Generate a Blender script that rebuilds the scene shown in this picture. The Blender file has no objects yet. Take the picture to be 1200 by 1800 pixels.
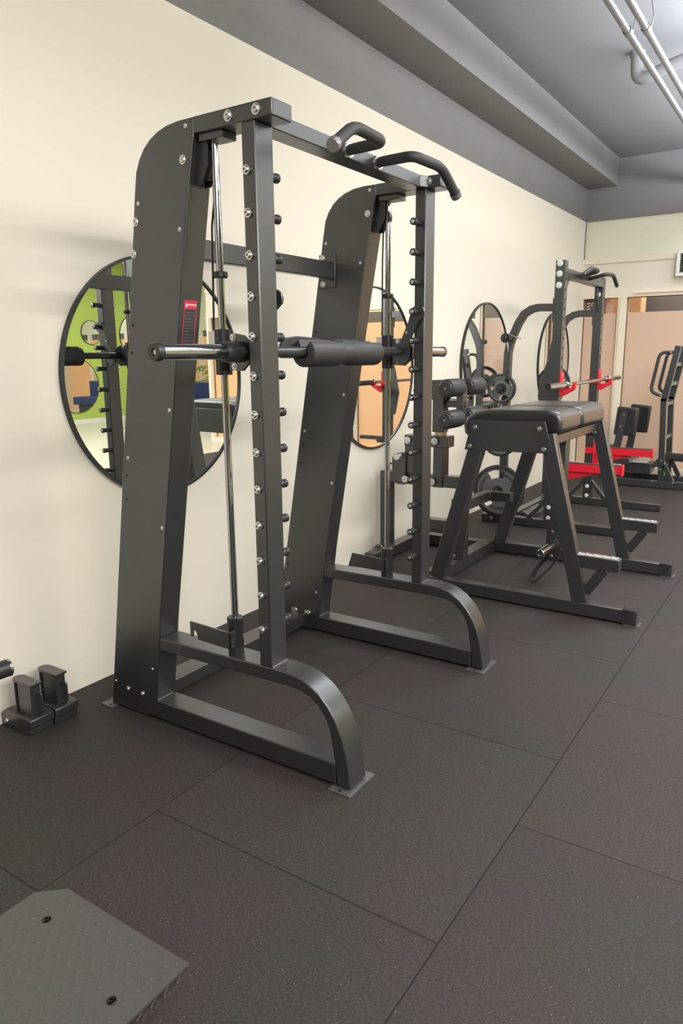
import bpy, bmesh, math, random
from mathutils import Vector, Matrix
random.seed(7)
SC = bpy.context.scene
COL = SC.collection

# ------------------------------------------------------------------ camera
cd = bpy.data.cameras.new('camera'); cam = bpy.data.objects.new('camera', cd); COL.objects.link(cam)
Rg = Vector((0.83468765, 0.55063454, -0.00990599)); Up = Vector((-0.1077669, 0.18094671, 0.97757076)); Fw = Vector((-0.54007668, 0.8148987, -0.21037417))
cam.matrix_world = Matrix(((Rg.x, Up.x, -Fw.x, 2.615), (Rg.y, Up.y, -Fw.y, 0.0), (Rg.z, Up.z, -Fw.z, 1.43), (0, 0, 0, 1)))
cd.sensor_width = 36; cd.sensor_fit = 'AUTO'; cd.lens = 25.458; cd.clip_start = 0.05; cd.clip_end = 60
SC.camera = cam

# ------------------------------------------------------------------ view, world, lights
vs = SC.view_settings
vs.view_transform = 'Standard'; vs.look = 'None'; vs.exposure = 0.04; vs.gamma = 1.0; vs.use_curve_mapping = False
w = bpy.data.worlds.new('world'); SC.world = w; w.use_nodes = True
w.node_tree.nodes['Background'].inputs[0].default_value = (0.9, 0.95, 1.0, 1); w.node_tree.nodes['Background'].inputs[1].default_value = 0.3

def area(name, loc, rot, sx, sy, power, col):
    l = bpy.data.lights.new(name, 'AREA'); l.shape = 'RECTANGLE'; l.size = sx; l.size_y = sy; l.energy = power; l.color = col
    o = bpy.data.objects.new(name, l); COL.objects.link(o); o.location = loc; o.rotation_euler = rot
    return o
WARM = (1.0, 0.965, 0.92); COOL = (0.82, 0.90, 1.0); NEUT = (1.0, 0.98, 0.97)
R90 = math.pi / 2
# unseen tube lamps right of the frame, with added side, end and up fill
area('tube_light_down', (2.0, 1.7, 3.35), (0, 0, 0), 0.3, 3.0, 10, WARM)
area('tube_light_down', (1.9, 6.2, 3.5), (0, 0, 0), 0.3, 3.0, 42, WARM)
area('tube_light_down', (3.3, 0.0, 2.95), (0, 0, 0), 0.3, 4.2, 66, WARM)
area('tube_light_down', (3.3, 6.4, 2.95), (0, 0, 0), 0.3, 5.4, 40, WARM)
area('side_fill_light', (4.4, 0.0, 2.9), (0, math.radians(40), 0), 0.3, 7.5, 188, WARM)  # unseen side light added to even out the cream wall
area('end_fill_light', (3.1, 3.0, 2.8), (math.radians(80), 0, 0), 1.2, 0.2, 75, WARM)  # unseen fill added, aimed at the back wall
area('up_fill_light', (3.2, 1.0, 2.9), (math.pi, 0, 0), 1.0, 7.0, 255, NEUT)  # unseen uplight added to lift the dark ceiling
area('up_fill_light', (2.6, 6.8, 2.95), (math.pi, 0, 0), 0.8, 4.2, 450, COOL)  # added cool uplight for the bluish glow on the far ceiling
area('up_fill_light', (2.5, 5.0, 3.1), (math.pi, 0, 0), 0.3, 2.0, 34, (0.68, 0.82, 1.0))  # small extra uplight added for the bluish haze at upper right
area('corridor_fill_light', (2.5, 10.1, 2.9), (0, 0, 0), 4.0, 0.4, 70, WARM)  # unseen light added to brighten the space behind the glass
area('tube_light_down', (7.0, 3.0, 3.58), (0, 0, 0), 0.5, 9.0, 430, WARM)
area('tube_light_down', (8.9, 9.5, 3.58), (0, 0, 0), 0.5, 8.0, 170, WARM)

# ------------------------------------------------------------------ materials
def mat(name, col, rough=0.5, metal=0.0, spec=0.5, noise=0.0, nscale=30, bump=0.0, bscale=200, bdist=0.001, emit=None, estr=0.0):
    m = bpy.data.materials.new(name); m.use_nodes = True
    nt = m.node_tree; b = nt.nodes['Principled BSDF']
    b.inputs['Base Color'].default_value = (*col, 1); b.inputs['Roughness'].default_value = rough
    b.inputs['Metallic'].default_value = metal; b.inputs['Specular IOR Level'].default_value = spec
    tc = nt.nodes.new('ShaderNodeTexCoord')
    if noise:
        n = nt.nodes.new('ShaderNodeTexNoise'); n.inputs['Scale'].default_value = nscale; n.inputs['Detail'].default_value = 4
        nt.links.new(tc.outputs['Object'], n.inputs['Vector'])
        r = nt.nodes.new('ShaderNodeMapRange'); r.inputs[3].default_value = 1 - noise; r.inputs[4].default_value = 1 + noise
        nt.links.new(n.outputs['Fac'], r.inputs[0])
        mx = nt.nodes.new('ShaderNodeMix'); mx.data_type = 'RGBA'; mx.blend_type = 'MULTIPLY'; mx.inputs[0].default_value = 1
        mx.inputs[6].default_value = (*col, 1); nt.links.new(r.outputs[0], mx.inputs[7]); nt.links.new(mx.outputs[2], b.inputs['Base Color'])
    if bump:
        n2 = nt.nodes.new('ShaderNodeTexNoise'); n2.inputs['Scale'].default_value = bscale; n2.inputs['Detail'].default_value = 3
        nt.links.new(tc.outputs['Object'], n2.inputs['Vector'])
        bp = nt.nodes.new('ShaderNodeBump'); bp.inputs['Strength'].default_value = bump; bp.inputs['Distance'].default_value = bdist
        nt.links.new(n2.outputs['Fac'], bp.inputs['Height']); nt.links.new(bp.outputs[0], b.inputs['Normal'])
    if emit:
        b.inputs['Emission Color'].default_value = (*emit, 1); b.inputs['Emission Strength'].default_value = estr
    return m
BLACK = mat('black_powder_coat', (0.066, 0.0675, 0.071), 0.38, 0.72, spec=0.5, noise=0.06, bump=0.12, bscale=900, bdist=0.0004)
SATIN = mat('satin_black_bar', (0.06, 0.062, 0.065), 0.3, 0.5)
_b = BLACK.node_tree.nodes['Principled BSDF']; _b.inputs['Coat Weight'].default_value = 0.75; _b.inputs['Coat Roughness'].default_value = 0.32
PLASTIC = mat('black_plastic', (0.022, 0.022, 0.024), 0.38)
RUBBER = mat('black_rubber_grip', (0.03, 0.03, 0.032), 0.6, bump=0.2, bscale=500)
LEATHER = mat('black_vinyl_pad', (0.014, 0.014, 0.015), 0.40, spec=0.4, bump=0.15, bscale=350, bdist=0.0006)
_b = LEATHER.node_tree.nodes['Principled BSDF']; _b.inputs['Coat Weight'].default_value = 0.8; _b.inputs['Coat Roughness'].default_value = 0.28
FOAM = mat('black_foam_roller', (0.03, 0.03, 0.032), 0.5, bump=0.15, bscale=400)
CHROME = mat('chrome', (0.46, 0.46, 0.47), 0.10, 1.0)
STEEL = mat('zinc_bolt', (0.62, 0.62, 0.62), 0.28, 1.0)
WASHER = mat('pale_plastic_cap', (0.62, 0.62, 0.60), 0.4)
GREYPLASTIC = mat('clear_grey_cap', (0.25, 0.24, 0.25), 0.3, 0.6)
YELLOW = mat('yellow_collar', (0.70, 0.42, 0.07), 0.4)
RED = mat('red_powder_coat', (0.62, 0.012, 0.03), 0.38, noise=0.04)
PLATE = mat('grey_cast_plate', (0.12, 0.124, 0.126), 0.5, noise=0.08)
PLATERIM = mat('black_plate_rubber', (0.02, 0.02, 0.022), 0.45)
LETTER = mat('dark_raised_lettering', (0.012, 0.012, 0.013), 0.5)
LABELRED = mat('red_label_print', (0.60, 0.03, 0.08), 0.4)
LABELDARK = mat('dark_label_print', (0.04, 0.04, 0.045), 0.35)
LABELTEXT = mat('grey_label_print', (0.13, 0.13, 0.13), 0.4)
WHITE = mat('white_paint', (0.78, 0.76, 0.70), 0.4)
WHITEPRINT = mat('white_print', (0.85, 0.8, 0.78), 0.4)
HOLE = mat('hole_dark', (0.004, 0.004, 0.004), 0.9)  # near-black discs stand in for the shade inside open holes
RUST = mat('bare_steel_scuff', (0.16, 0.16, 0.155), 0.4, 0.6, noise=0.4, nscale=60)
TREADSTEEL = mat('worn_silver_tread', (0.55, 0.53, 0.51), 0.35, 0.5, noise=0.5, nscale=90)
TREAD = mat('tread_plate_coat', (0.055, 0.052, 0.051), 0.36, spec=0.6, noise=0.05)
WALLM = mat('cream_wall_paint', (0.79, 0.73, 0.64), 0.75, noise=0.012, nscale=2.5, bump=0.25, bscale=70, bdist=0.0015)
CREAM = mat('cream_panel', (0.74, 0.72, 0.58), 0.5)
CREAMWARM = mat('pale_panel', (0.76, 0.70, 0.60), 0.5)  # warmer, less green than the upper panel
FRAMEM = mat('cream_window_frame', (0.80, 0.71, 0.58), 0.4)
GREEN = mat('lime_green_paint', (0.42, 0.55, 0.11), 0.7, noise=0.02, nscale=2)
FILM = mat('frosted_beige_film', (0.62, 0.44, 0.33), 0.35, spec=0.4, emit=(0.62, 0.36, 0.2), estr=0.05)  # faint warm glow stands in for light behind the film
FILMO = mat('frosted_orange_film', (0.72, 0.42, 0.22), 0.4, spec=0.4, emit=(0.8, 0.42, 0.18), estr=0.2)  # glow stands in for backlight on panes seen only in the mirrors
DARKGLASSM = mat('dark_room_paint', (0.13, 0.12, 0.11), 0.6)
ORANGE = mat('glowing_orange_pillar_paint', (0.75, 0.42, 0.22), 0.6, emit=(0.8, 0.42, 0.2), estr=0.15)  # orange paint with a faint glow put in, no lamp
SOFFIT = mat('black_ceiling_paint', (0.19, 0.182, 0.182), 0.62, noise=0.11, nscale=2.4, bump=0.3, bscale=12, bdist=0.004)
SLAB = mat('black_slab_paint', (0.19, 0.187, 0.188), 0.55, noise=0.06, nscale=1.1, bump=0.2, bscale=10, bdist=0.004)
PALEFLOOR = mat('pale_vinyl_floor', (0.62, 0.60, 0.50), 0.35)
NAVY = mat('navy_fabric', (0.02, 0.04, 0.13), 0.7)
LEAF = mat('palm_leaf_green', (0.12, 0.22, 0.04), 0.5)
POT = mat('dark_pot', (0.05, 0.05, 0.05), 0.6)
GALV = mat('galvanised_tube', (0.13, 0.13, 0.135), 0.22, 0.1)
LAMPEMIT = mat('warm_lamp', (1, .8, .4), 0.5, emit=(1.0, 0.72, 0.25), estr=1.6)
m = bpy.data.materials.new('mirror_glass'); m.use_nodes = True
b = m.node_tree.nodes['Principled BSDF']; b.inputs['Base Color'].default_value = (0.88, 0.9, 0.88, 1); b.inputs['Metallic'].default_value = 1; b.inputs['Roughness'].default_value = 0.0
MIRROR = m
m = bpy.data.materials.new('clear_glass'); m.use_nodes = True
b = m.node_tree.nodes['Principled BSDF']; b.inputs['Base Color'].default_value = (1, 1, 1, 1); b.inputs['Roughness'].default_value = 0.02
b.inputs['Transmission Weight'].default_value = 1; b.inputs['IOR'].default_value = 1.05
GLASS = m

def rubber_floor():
    m = bpy.data.materials.new('speckled_rubber_tiles'); m.use_nodes = True; nt = m.node_tree; b = nt.nodes['Principled BSDF']
    N = nt.nodes.new; L = nt.links.new
    tc = N('ShaderNodeTexCoord'); sp = N('ShaderNodeSeparateXYZ'); L(tc.outputs['Object'], sp.inputs[0])
    def M(op, a, b_=None, c=None):
        n = N('ShaderNodeMath'); n.operation = op
        for i, v in enumerate((a, b_, c)):
            if v is None: continue
            if isinstance(v, (int, float)): n.inputs[i].default_value = v
            else: L(v, n.inputs[i])
        return n.outputs[0]
    u = M('SUBTRACT', sp.outputs[0], 0.957); col = M('FLOOR', u); fu = M('SUBTRACT', u, col)
    odd = M('ABSOLUTE', M('MODULO', col, 2.0))
    v = M('DIVIDE', M('SUBTRACT', M('SUBTRACT', sp.outputs[1], 1.404), M('MULTIPLY', odd, 0.556)), 0.986); row = M('FLOOR', v); fv = M('SUBTRACT', v, row)
    du = M('MINIMUM', fu, M('SUBTRACT', 1.0, fu)); dv = M('MULTIPLY', M('MINIMUM', fv, M('SUBTRACT', 1.0, fv)), 0.986)
    d = M('MINIMUM', du, dv)
    seam = N('ShaderNodeMapRange'); seam.inputs[1].default_value = 0.0015; seam.inputs[2].default_value = 0.0034; L(d, seam.inputs[0])   # 0 in gap
    wid = N('ShaderNodeCombineXYZ'); L(col, wid.inputs[0]); L(row, wid.inputs[1])
    wn = N('ShaderNodeTexWhiteNoise'); L(wid.outputs[0], wn.inputs['Vector'])
    big = N('ShaderNodeTexNoise'); big.inputs['Scale'].default_value = 1.6; big.inputs['Detail'].default_value = 3; L(tc.outputs['Object'], big.inputs['Vector'])
    r1 = N('ShaderNodeValToRGB'); e = r1.color_ramp.elements
    e[0].position = 0.38; e[0].color = (0.025, 0.0225, 0.0200, 1); e[1].position = 0.62; e[1].color = (0.030, 0.0222, 0.0225, 1)
    L(big.outputs['Fac'], r1.inputs[0])
    fine = N('ShaderNodeTexNoise'); fine.inputs['Scale'].default_value = 150; fine.inputs['Detail'].default_value = 5; fine.inputs['Roughness'].default_value = 0.8; L(tc.outputs['Object'], fine.inputs['Vector'])
    fr = N('ShaderNodeMapRange'); fr.inputs[1].default_value = 0.32; fr.inputs[2].default_value = 0.68; fr.inputs[3].default_value = 0.15; fr.inputs[4].default_value = 2.0; L(fine.outputs['Fac'], fr.inputs[0])
    tint = N('ShaderNodeMapRange'); tint.inputs[3].default_value = 0.92; tint.inputs[4].default_value = 1.1; L(wn.outputs['Value'], tint.inputs[0])
    sc = M('MULTIPLY', fr.outputs[0], tint.outputs[0]); sc = M('MULTIPLY', sc, M('MULTIPLY_ADD', seam.outputs[0], 0.8, 0.2))
    mx = N('ShaderNodeVectorMath'); mx.operation = 'SCALE'; L(r1.outputs[0], mx.inputs[0]); L(sc, mx.inputs['Scale'])
    vo = N('ShaderNodeTexVoronoi'); vo.inputs['Scale'].default_value = 85; L(tc.outputs['Object'], vo.inputs['Vector'])
    spk = M('LESS_THAN', vo.outputs['Distance'], 0.11); rnd = N('ShaderNodeSeparateColor'); L(vo.outputs['Color'], rnd.inputs[0]); spk = M('MULTIPLY', spk, M('GREATER_THAN', rnd.outputs[0], 0.80))
    m2 = N('ShaderNodeMix'); m2.data_type = 'RGBA'; L(M('MULTIPLY', spk, 0.8), m2.inputs[0]); L(mx.outputs[0], m2.inputs[6]); m2.inputs[7].default_value = (0.22, 0.21, 0.19, 1)
    L(m2.outputs[2], b.inputs['Base Color'])
    b.inputs['Roughness'].default_value = 0.68; b.inputs['Specular IOR Level'].default_value = 0.45
    bp = N('ShaderNodeBump'); bp.inputs['Strength'].default_value = 0.6; bp.inputs['Distance'].default_value = 0.003
    L(M('ADD', M('MULTIPLY', seam.outputs[0], 1.0), M('MULTIPLY', fine.outputs['Fac'], 0.35)), bp.inputs['Height']); L(bp.outputs[0], b.inputs['Normal'])
    return m
FLOORM = rubber_floor()

# ------------------------------------------------------------------ mesh helpers
V = Vector
def BM(): return bmesh.new()
def box(bm, x0, x1, y0, y1, z0, z1, mi=0):
    vs_ = [bm.verts.new((x, y, z)) for z in (z0, z1) for y in (y0, y1) for x in (x0, x1)]
    for f in ((0, 2, 3, 1), (4, 5, 7, 6), (0, 1, 5, 4), (2, 6, 7, 3), (0, 4, 6, 2), (1, 3, 7, 5)):
        fc = bm.faces.new([vs_[i] for i in f]); fc.material_index = mi
    return bm
def beam(bm, p0, p1, wd, h, side=(0, 1, 0), mi=0):
    p0 = V(p0); p1 = V(p1); d = (p1 - p0).normalized(); s = V(side); s = (s - d * s.dot(d)).normalized(); u = d.cross(s)
    vs_ = []
    for p in (p0, p1):
        for a, c in ((-1, -1), (1, -1), (1, 1), (-1, 1)): vs_.append(bm.verts.new(p + s * a * wd / 2 + u * c * h / 2))
    for f in ((3, 2, 1, 0), (4, 5, 6, 7), (0, 1, 5, 4), (1, 2, 6, 5), (2, 3, 7, 6), (3, 0, 4, 7)):
        bm.faces.new([vs_[i] for i in f]).material_index = mi
    return bm
def prism(bm, pts, ax, a0, a1, mi=0):
    def P(p, a):
        return {'y': (p[0], a, p[1]), 'x': (a, p[0], p[1]), 'z': (p[0], p[1], a)}[ax]
    A = [bm.verts.new(P(p, a0)) for p in pts]; B = [bm.verts.new(P(p, a1)) for p in pts]
    n = len(pts)
    bm.faces.new(A).material_index = mi; bm.faces.new(B[::-1]).material_index = mi
    for i in range(n): bm.faces.new([A[i], B[i], B[(i + 1) % n], A[(i + 1) % n]]).material_index = mi
    return bm
def lathe(bm, prof, p0, axis, seg=24, mi=0):
    """prof: list of (t along axis, radius)"""
    p0 = V(p0); d = V(axis).normalized(); t = V((0, 0, 1)) if abs(d.z) < 0.9 else V((1, 0, 0)); s = d.cross(t).normalized(); u = d.cross(s)
    rings = []
    for t_, r in prof:
        if r < 1e-6: rings.append([bm.verts.new(p0 + d * t_)]); continue
        rings.append([bm.verts.new(p0 + d * t_ + (s * math.cos(2 * math.pi * i / seg) + u * math.sin(2 * math.pi * i / seg)) * r) for i in range(seg)])
    for a, c in zip(rings, rings[1:]):
        for i in range(seg):
            j = (i + 1) % seg
            if len(a) == 1 and len(c) == 1: continue
            if len(a) == 1: bm.faces.new([a[0], c[j], c[i]]).material_index = mi
            elif len(c) == 1: bm.faces.new([a[i], a[j], c[0]]).material_index = mi
            else: bm.faces.new([a[i], a[j], c[j], c[i]]).material_index = mi
    return bm
def cyl(bm, p0, p1, r, seg=20, bev=0.0, mi=0):
    p0 = V(p0); p1 = V(p1); L_ = (p1 - p0).length
    pr = [(0, 0), (0, r - bev), (bev, r), (L_ - bev, r), (L_, r - bev), (L_, 0)] if bev else [(0, 0), (0, r), (L_, r), (L_, 0)]
    return lathe(bm, pr, p0, p1 - p0, seg, mi)
def fillet(path, r, n=6):
    path = [V(p) for p in path]; out = [path[0]]
    for a, b_, c in zip(path, path[1:], path[2:]):
        d1 = (a - b_); d2 = (c - b_); rr = min(r, d1.length * .49, d2.length * .49)
        s = b_ + d1.normalized() * rr; e = b_ + d2.normalized() * rr
        for i in range(n + 1):
            t = i / n; out.append(s * (1 - t) ** 2 + b_ * 2 * t * (1 - t) + e * t * t)
    out.append(path[-1]); return out
def sweep(bm, path, r, seg=14, mi=0, rect=None, closed=False):
    path = [V(p) for p in path]; n = len(path)
    if closed: T = [(path[(i + 1) % n] - path[i - 1]).normalized() for i in range(n)]
    else: T = [(path[min(i + 1, n - 1)] - path[max(i - 1, 0)]).normalized() for i in range(n)]
    s = T[0].cross(V((0, 0, 1)))
    if s.length < 0.1: s = T[0].cross(V((0, 1, 0)))
    s.normalize(); rings = []
    for p, t in zip(path, T):
        s = (s - t * s.dot(t)).normalized(); u = t.cross(s)
        if rect: rings.append([bm.verts.new(p + s * a * rect[0] / 2 + u * c * rect[1] / 2) for a, c in ((-1, -1), (1, -1), (1, 1), (-1, 1))])
        else: rings.append([bm.verts.new(p + (s * math.cos(2 * math.pi * i / seg) + u * math.sin(2 * math.pi * i / seg)) * r) for i in range(seg)])
    k = len(rings[0]); pairs = list(zip(rings, rings[1:])) + ([(rings[-1], rings[0])] if closed else [])
    for a, c in pairs:
        for i in range(k): bm.faces.new([a[i], a[(i + 1) % k], c[(i + 1) % k], c[i]]).material_index = mi
    if not closed:
        bm.faces.new(rings[0][::-1]).material_index = mi; bm.faces.new(rings[-1]).material_index = mi
    return bm
_txt = {}
def text_bm(bm, s, mtx, size=1.0, ext=0.02, mi=0):
    if (s, ext) not in _txt:
        cu = bpy.data.curves.new('lettering', 'FONT'); cu.body = s; cu.align_x = 'CENTER'; cu.align_y = 'CENTER'; cu.extrude = ext; cu.offset = 0.012
        ob = bpy.data.objects.new('lettering', cu); COL.objects.link(ob)
        me = bpy.data.meshes.new_from_object(ob.evaluated_get(bpy.context.evaluated_depsgraph_get()))
        COL.objects.unlink(ob); bpy.data.objects.remove(ob); _txt[(s, ext)] = me
    me = _txt[(s, ext)]; n0 = len(bm.verts); vs_ = [bm.verts.new(mtx @ (v.co * size)) for v in me.vertices]
    for p in me.polygons:
        try: bm.faces.new([vs_[i] for i in p.vertices]).material_index = mi
        except ValueError: pass

def obj(name, bm, mats, parent=None, bevel=0.0, smooth=True, org=None, label=None, ang=35):
    bmesh.ops.recalc_face_normals(bm, faces=bm.faces)
    off = V((0, 0, 0))
    if parent is not None: off = parent_world(parent)
    if org is None and parent is None:
        xs = [v.co for v in bm.verts]; org = V(((min(v.x for v in xs) + max(v.x for v in xs)) / 2, (min(v.y for v in xs) + max(v.y for v in xs)) / 2, min(v.z for v in xs)))
    o_ = V(org) if org is not None else off
    for v in bm.verts: v.co -= o_
    me = bpy.data.meshes.new(name); bm.to_mesh(me); bm.free()
    if not isinstance(mats, (list, tuple)): mats = [mats]
    for m_ in mats: me.materials.append(m_)
    if smooth: me.shade_smooth(); me.set_sharp_from_angle(angle=math.radians(ang))
    o = bpy.data.objects.new(name, me); COL.objects.link(o)
    if parent is not None: o.parent = parent; o.location = o_ - off
    else: o.location = o_
    if bevel:
        md = o.modifiers.new('bevel', 'BEVEL'); md.width = bevel; md.segments = 2; md.limit_method = 'ANGLE'; md.angle_limit = math.radians(40)
    if label: o['label'] = label
    return o
def parent_world(p):
    v = V((0, 0, 0))
    while p is not None: v += p.location; p = p.parent
    return v
def thing(name, label, cat, loc, group=None):
    o = bpy.data.objects.new(name, None); COL.objects.link(o); o.location = loc; o.empty_display_size = 0.1
    o['label'] = label; o['category'] = cat
    if group: o['group'] = group
    return o
def tag(o, label, cat, group=None):
    o['label'] = label; o['category'] = cat
    if group: o['group'] = group
    return o
def struct(o): o['kind'] = 'structure'; return o
def kids(o): return [c for c in bpy.data.objects if c.parent == o]
def copy_tree(o, parent=None):
    c = o.copy(); COL.objects.link(c)
    if parent is not None: c.parent = parent
    for k in kids(o): copy_tree(k, c)
    return c
def inst(o, world, parent):
    """copy a small mesh part under parent at a world position"""
    c = o.copy(); COL.objects.link(c); c.parent = parent; c.location = V(world) - parent_world(parent); return c

# small hardware, built once; each later copy shares the mesh
_hw = {}
def bolt(parent, p, axis, r=0.011, name='bolt', mt=None, cap=0.006):
    key = (tuple(axis), r, name)
    if key not in _hw:
        bm = BM(); a = V(axis)
        lathe(bm, [(0, 0), (0, r * 1.15), (cap * .35, r * 1.15), (cap * .4, r * .85), (cap, r * .7), (cap, r * .34), (cap * .45, r * .3), (cap * .45, 0)], (0, 0, 0), a, 16)
        o = obj(name, bm, mt or STEEL, parent, org=parent_world(parent) * 0)
        o.location = V(p) - parent_world(parent); _hw[key] = o; return o
    return inst(_hw[key], p, parent)

# ================================================================== ROOM
def slab(name, mats, *a, k=True, **kw):
    o = obj(name, box(BM(), *a), mats, org=(0, 0, 0), smooth=False, **kw)
    if k: struct(o)
    return o
slab('floor', FLOORM, -0.2, 5.2, -3, 9.6, -0.06, 0.0)
slab('floor', PALEFLOOR, 5.2, 11.4, -3, 14.0, -0.06, 0.0)
slab('wall_left', WALLM, -0.2, 0.0, -3, 9.6, 0.0, 2.97)
slab('wall_left', SOFFIT, -0.2, 0.0, -3, 9.6, 2.97, 3.75)
slab('ceiling', SLAB, -0.2, 11.4, -3, 14.0, 3.63, 3.75)
# dropped beam running along the wall
slab('ceiling', SOFFIT, 0.0, 0.342, -3, 9.3, 3.33, 3.63)
slab('wall_right', GREEN, 11.3, 11.4, -3, 14.0, 0.0, 3.63)
slab('wall_front', DARKGLASSM, -0.2, 11.4, -3.1, -3.0, 0.0, 3.63)  # unseen wall, coloured dark to cut fill on the machines
# back wall: black bulkhead, cream panels, glazed partition
slab('wall_back', SOFFIT, 0.0, 6.3, 9.31, 9.43, 2.97, 3.63)
slab('wall_back', CREAM, 0.0, 6.3, 9.34, 9.43, 2.54, 2.97)
slab('wall_back', CREAMWARM, 0.0, 6.3, 9.335, 9.43, 2.17, 2.48)
slab('trim_1', FRAMEM, 0.0, 6.3, 9.31, 9.43, 2.48, 2.54)
slab('trim_2', FRAMEM, 0.0, 6.3, 9.31, 9.43, 2.08, 2.17)
slab('trim_3', FRAMEM, 0.0, 6.3, 9.30, 9.43, 0.0, 0.075)
slab('trim_4', FRAMEM, 0.62, 2.4, 9.28, 9.31, 2.115, 2.13)
slab('trim_5', SOFFIT, 0.0, 0.012, 9.30, 9.31, 2.54, 2.97)
for i, (a, c) in enumerate(((0.0, 0.02), (0.43, 0.53), (1.32, 1.42), (2.28, 2.38), (3.3, 3.4), (4.3, 4.4), (5.3, 5.4), (6.2, 6.3))):
    bm = BM(); box(bm, a, c, 9.31, 9.43, 0.075, 2.08)
    if c - a > .05: box(bm, a + .025, c - .025, 9.295, 9.31, 0.075, 2.08)
    struct(obj('trim_%d' % (6 + i), bm, FRAMEM, org=(0, 0, 0), smooth=False, bevel=.003))
panes = ((0.02, 0.43), (0.53, 1.32), (1.42, 2.28), (2.38, 3.3), (3.4, 4.3), (4.4, 5.3), (5.4, 6.2))
for i, (a, c) in enumerate(panes):
    fm = CREAM if i == 2 else (FILM if i < 2 else FILMO)
    o = obj('window_%d' % (i + 1), box(BM(), a, c, 9.372, 9.378, 0.075, 2.08), GLASS, org=(a, 9.37, 0.075), smooth=False); struct(o)
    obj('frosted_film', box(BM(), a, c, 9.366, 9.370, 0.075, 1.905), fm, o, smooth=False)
    bm = BM()
    for q in ((a, a + .007, 9.355, 9.366, .075, 2.08), (c - .007, c, 9.355, 9.366, .075, 2.08), (a, c, 9.355, 9.366, 2.073, 2.08)): box(bm, *q)
    obj('gasket', bm, PLASTIC, o, smooth=False)
# corridor behind the glass
slab('wall_corridor', DARKGLASSM, 0.0, 6.3, 10.6, 10.7, 0.0, 3.0)
slab('ceiling', DARKGLASSM, 0.0, 6.3, 9.43, 10.7, 3.0, 3.05)
slab('floor', PALEFLOOR, -.2, 6.3, 9.6, 10.7, -0.05, 0.0)
slab('wall_corridor_left', DARKGLASSM, -.1, 0, 9.6, 10.7, 0.0, 3.0)
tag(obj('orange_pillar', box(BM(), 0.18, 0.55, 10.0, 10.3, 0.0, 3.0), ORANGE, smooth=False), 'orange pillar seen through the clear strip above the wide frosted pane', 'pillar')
o = obj('corridor_lamp', box(BM(), 2.2, 6.0, 9.9, 10.0, 2.10, 2.22), LAMPEMIT, smooth=False); tag(o, 'warm glowing strip lamp behind the glazed partition', 'lamp')
# far partition of the deeper part of the room, seen only in the mirrors
slab('wall_far', CREAM, 6.3, 11.3, 13.8, 13.9, 2.1, 3.63)
slab('wall_side', WALLM, 6.3, 6.4, 9.43, 13.9, 0.0, 3.63)
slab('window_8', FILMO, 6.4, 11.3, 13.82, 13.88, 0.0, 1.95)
slab('trim_20', DARKGLASSM, 6.4, 11.3, 13.82, 13.88, 1.95, 2.1)
for i, x in enumerate((7.4, 8.95, 10.72)): slab('trim_%d' % (21 + i), FRAMEM, x, x + .14, 13.76, 13.9, 0, 2.1)
slab('baseboard_right', WHITE, 11.27, 11.3, -3, 13.8, 0.0, 0.10)

# poster behind the first pane
pt = thing('promotional_poster', 'brown poster with pale lettering and circles behind the narrow glass pane', 'poster', (0.2, 9.40, 1.86))
obj('sheet', box(BM(), 0.025, 0.27, 9.395, 9.402, 1.80, 2.16), mat('poster_brown', (0.22, 0.12, 0.08), .5), pt, smooth=False)
bm = BM()
for k, (x, z, r) in enumerate(((.19, 1.97, .028), (.12, 2.02, .02), (.15, 1.92, .016))):
    sweep(bm, [(x + r * math.cos(t * math.pi / 6), 9.393, z + r * math.sin(t * math.pi / 6)) for t in range(12)], .006, 6, closed=True)
obj('ring_motif', bm, WHITEPRINT, pt)
bm = BM()
for k in range(5):
    beam(bm, (.045, 9.393, 1.89 + k * .034), (.085, 9.393, 1.90 + k * .034), .004, .014)
obj('lettering_block', bm, WHITEPRINT, pt, smooth=False)
pt = thing('leaning_banner', 'tilted orange banner with pale blocks of print behind the narrow glass pane', 'banner', (0.34, 9.44, 1.8))
obj('sheet', prism(BM(), [(0.22, 2.09), (0.34, 2.09), (0.385, 1.75), (0.31, 1.75)], 'y', 9.44, 9.447), mat('banner_orange', (0.75, 0.36, 0.2), .5, emit=(.8, .4, .2), estr=.2), pt, smooth=False)  # sheet colour has a faint glow added, it is no lamp
bm = BM()
for k in range(6): beam(bm, (.255 + k * .009, 9.436, 2.05 - k * .035), (.33 + k * .006, 9.436, 2.055 - k * .035), .004, .013)
obj('print', bm, WHITEPRINT, pt, smooth=False)
obj('red_mark', prism(BM(), [(.21, 2.05), (.24, 2.09), (.25, 2.03)], 'y', 9.43, 9.438), RED, pt, smooth=False)

# ventilation box on the back wall
vt = thing('ventilation_grille', 'white framed ventilation grille high on the back wall', 'grille', (1.35, 9.31, 2.28))
bm = BM(); 
for q in ((1.06, 1.70, 9.2, 9.335, 2.515, 2.55), (1.06, 1.70, 9.2, 9.335, 2.275, 2.31), (1.06, 1.095, 9.2, 9.335, 2.31, 2.515), (1.665, 1.70, 9.2, 9.335, 2.31, 2.515)): box(bm, *q)
obj('frame', bm, WHITE, vt, bevel=.003, smooth=False)
bm = BM(); box(bm, 1.095, 1.665, 9.29, 9.33, 2.31, 2.515)
for k in range(8): beam(bm, (1.095, 9.23, 2.325 + k * .026), (1.665, 9.23, 2.325 + k * .026), .03, .003, (0, 1, .5))
obj('louvre', bm, GREYPLASTIC, vt, smooth=False)

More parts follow.
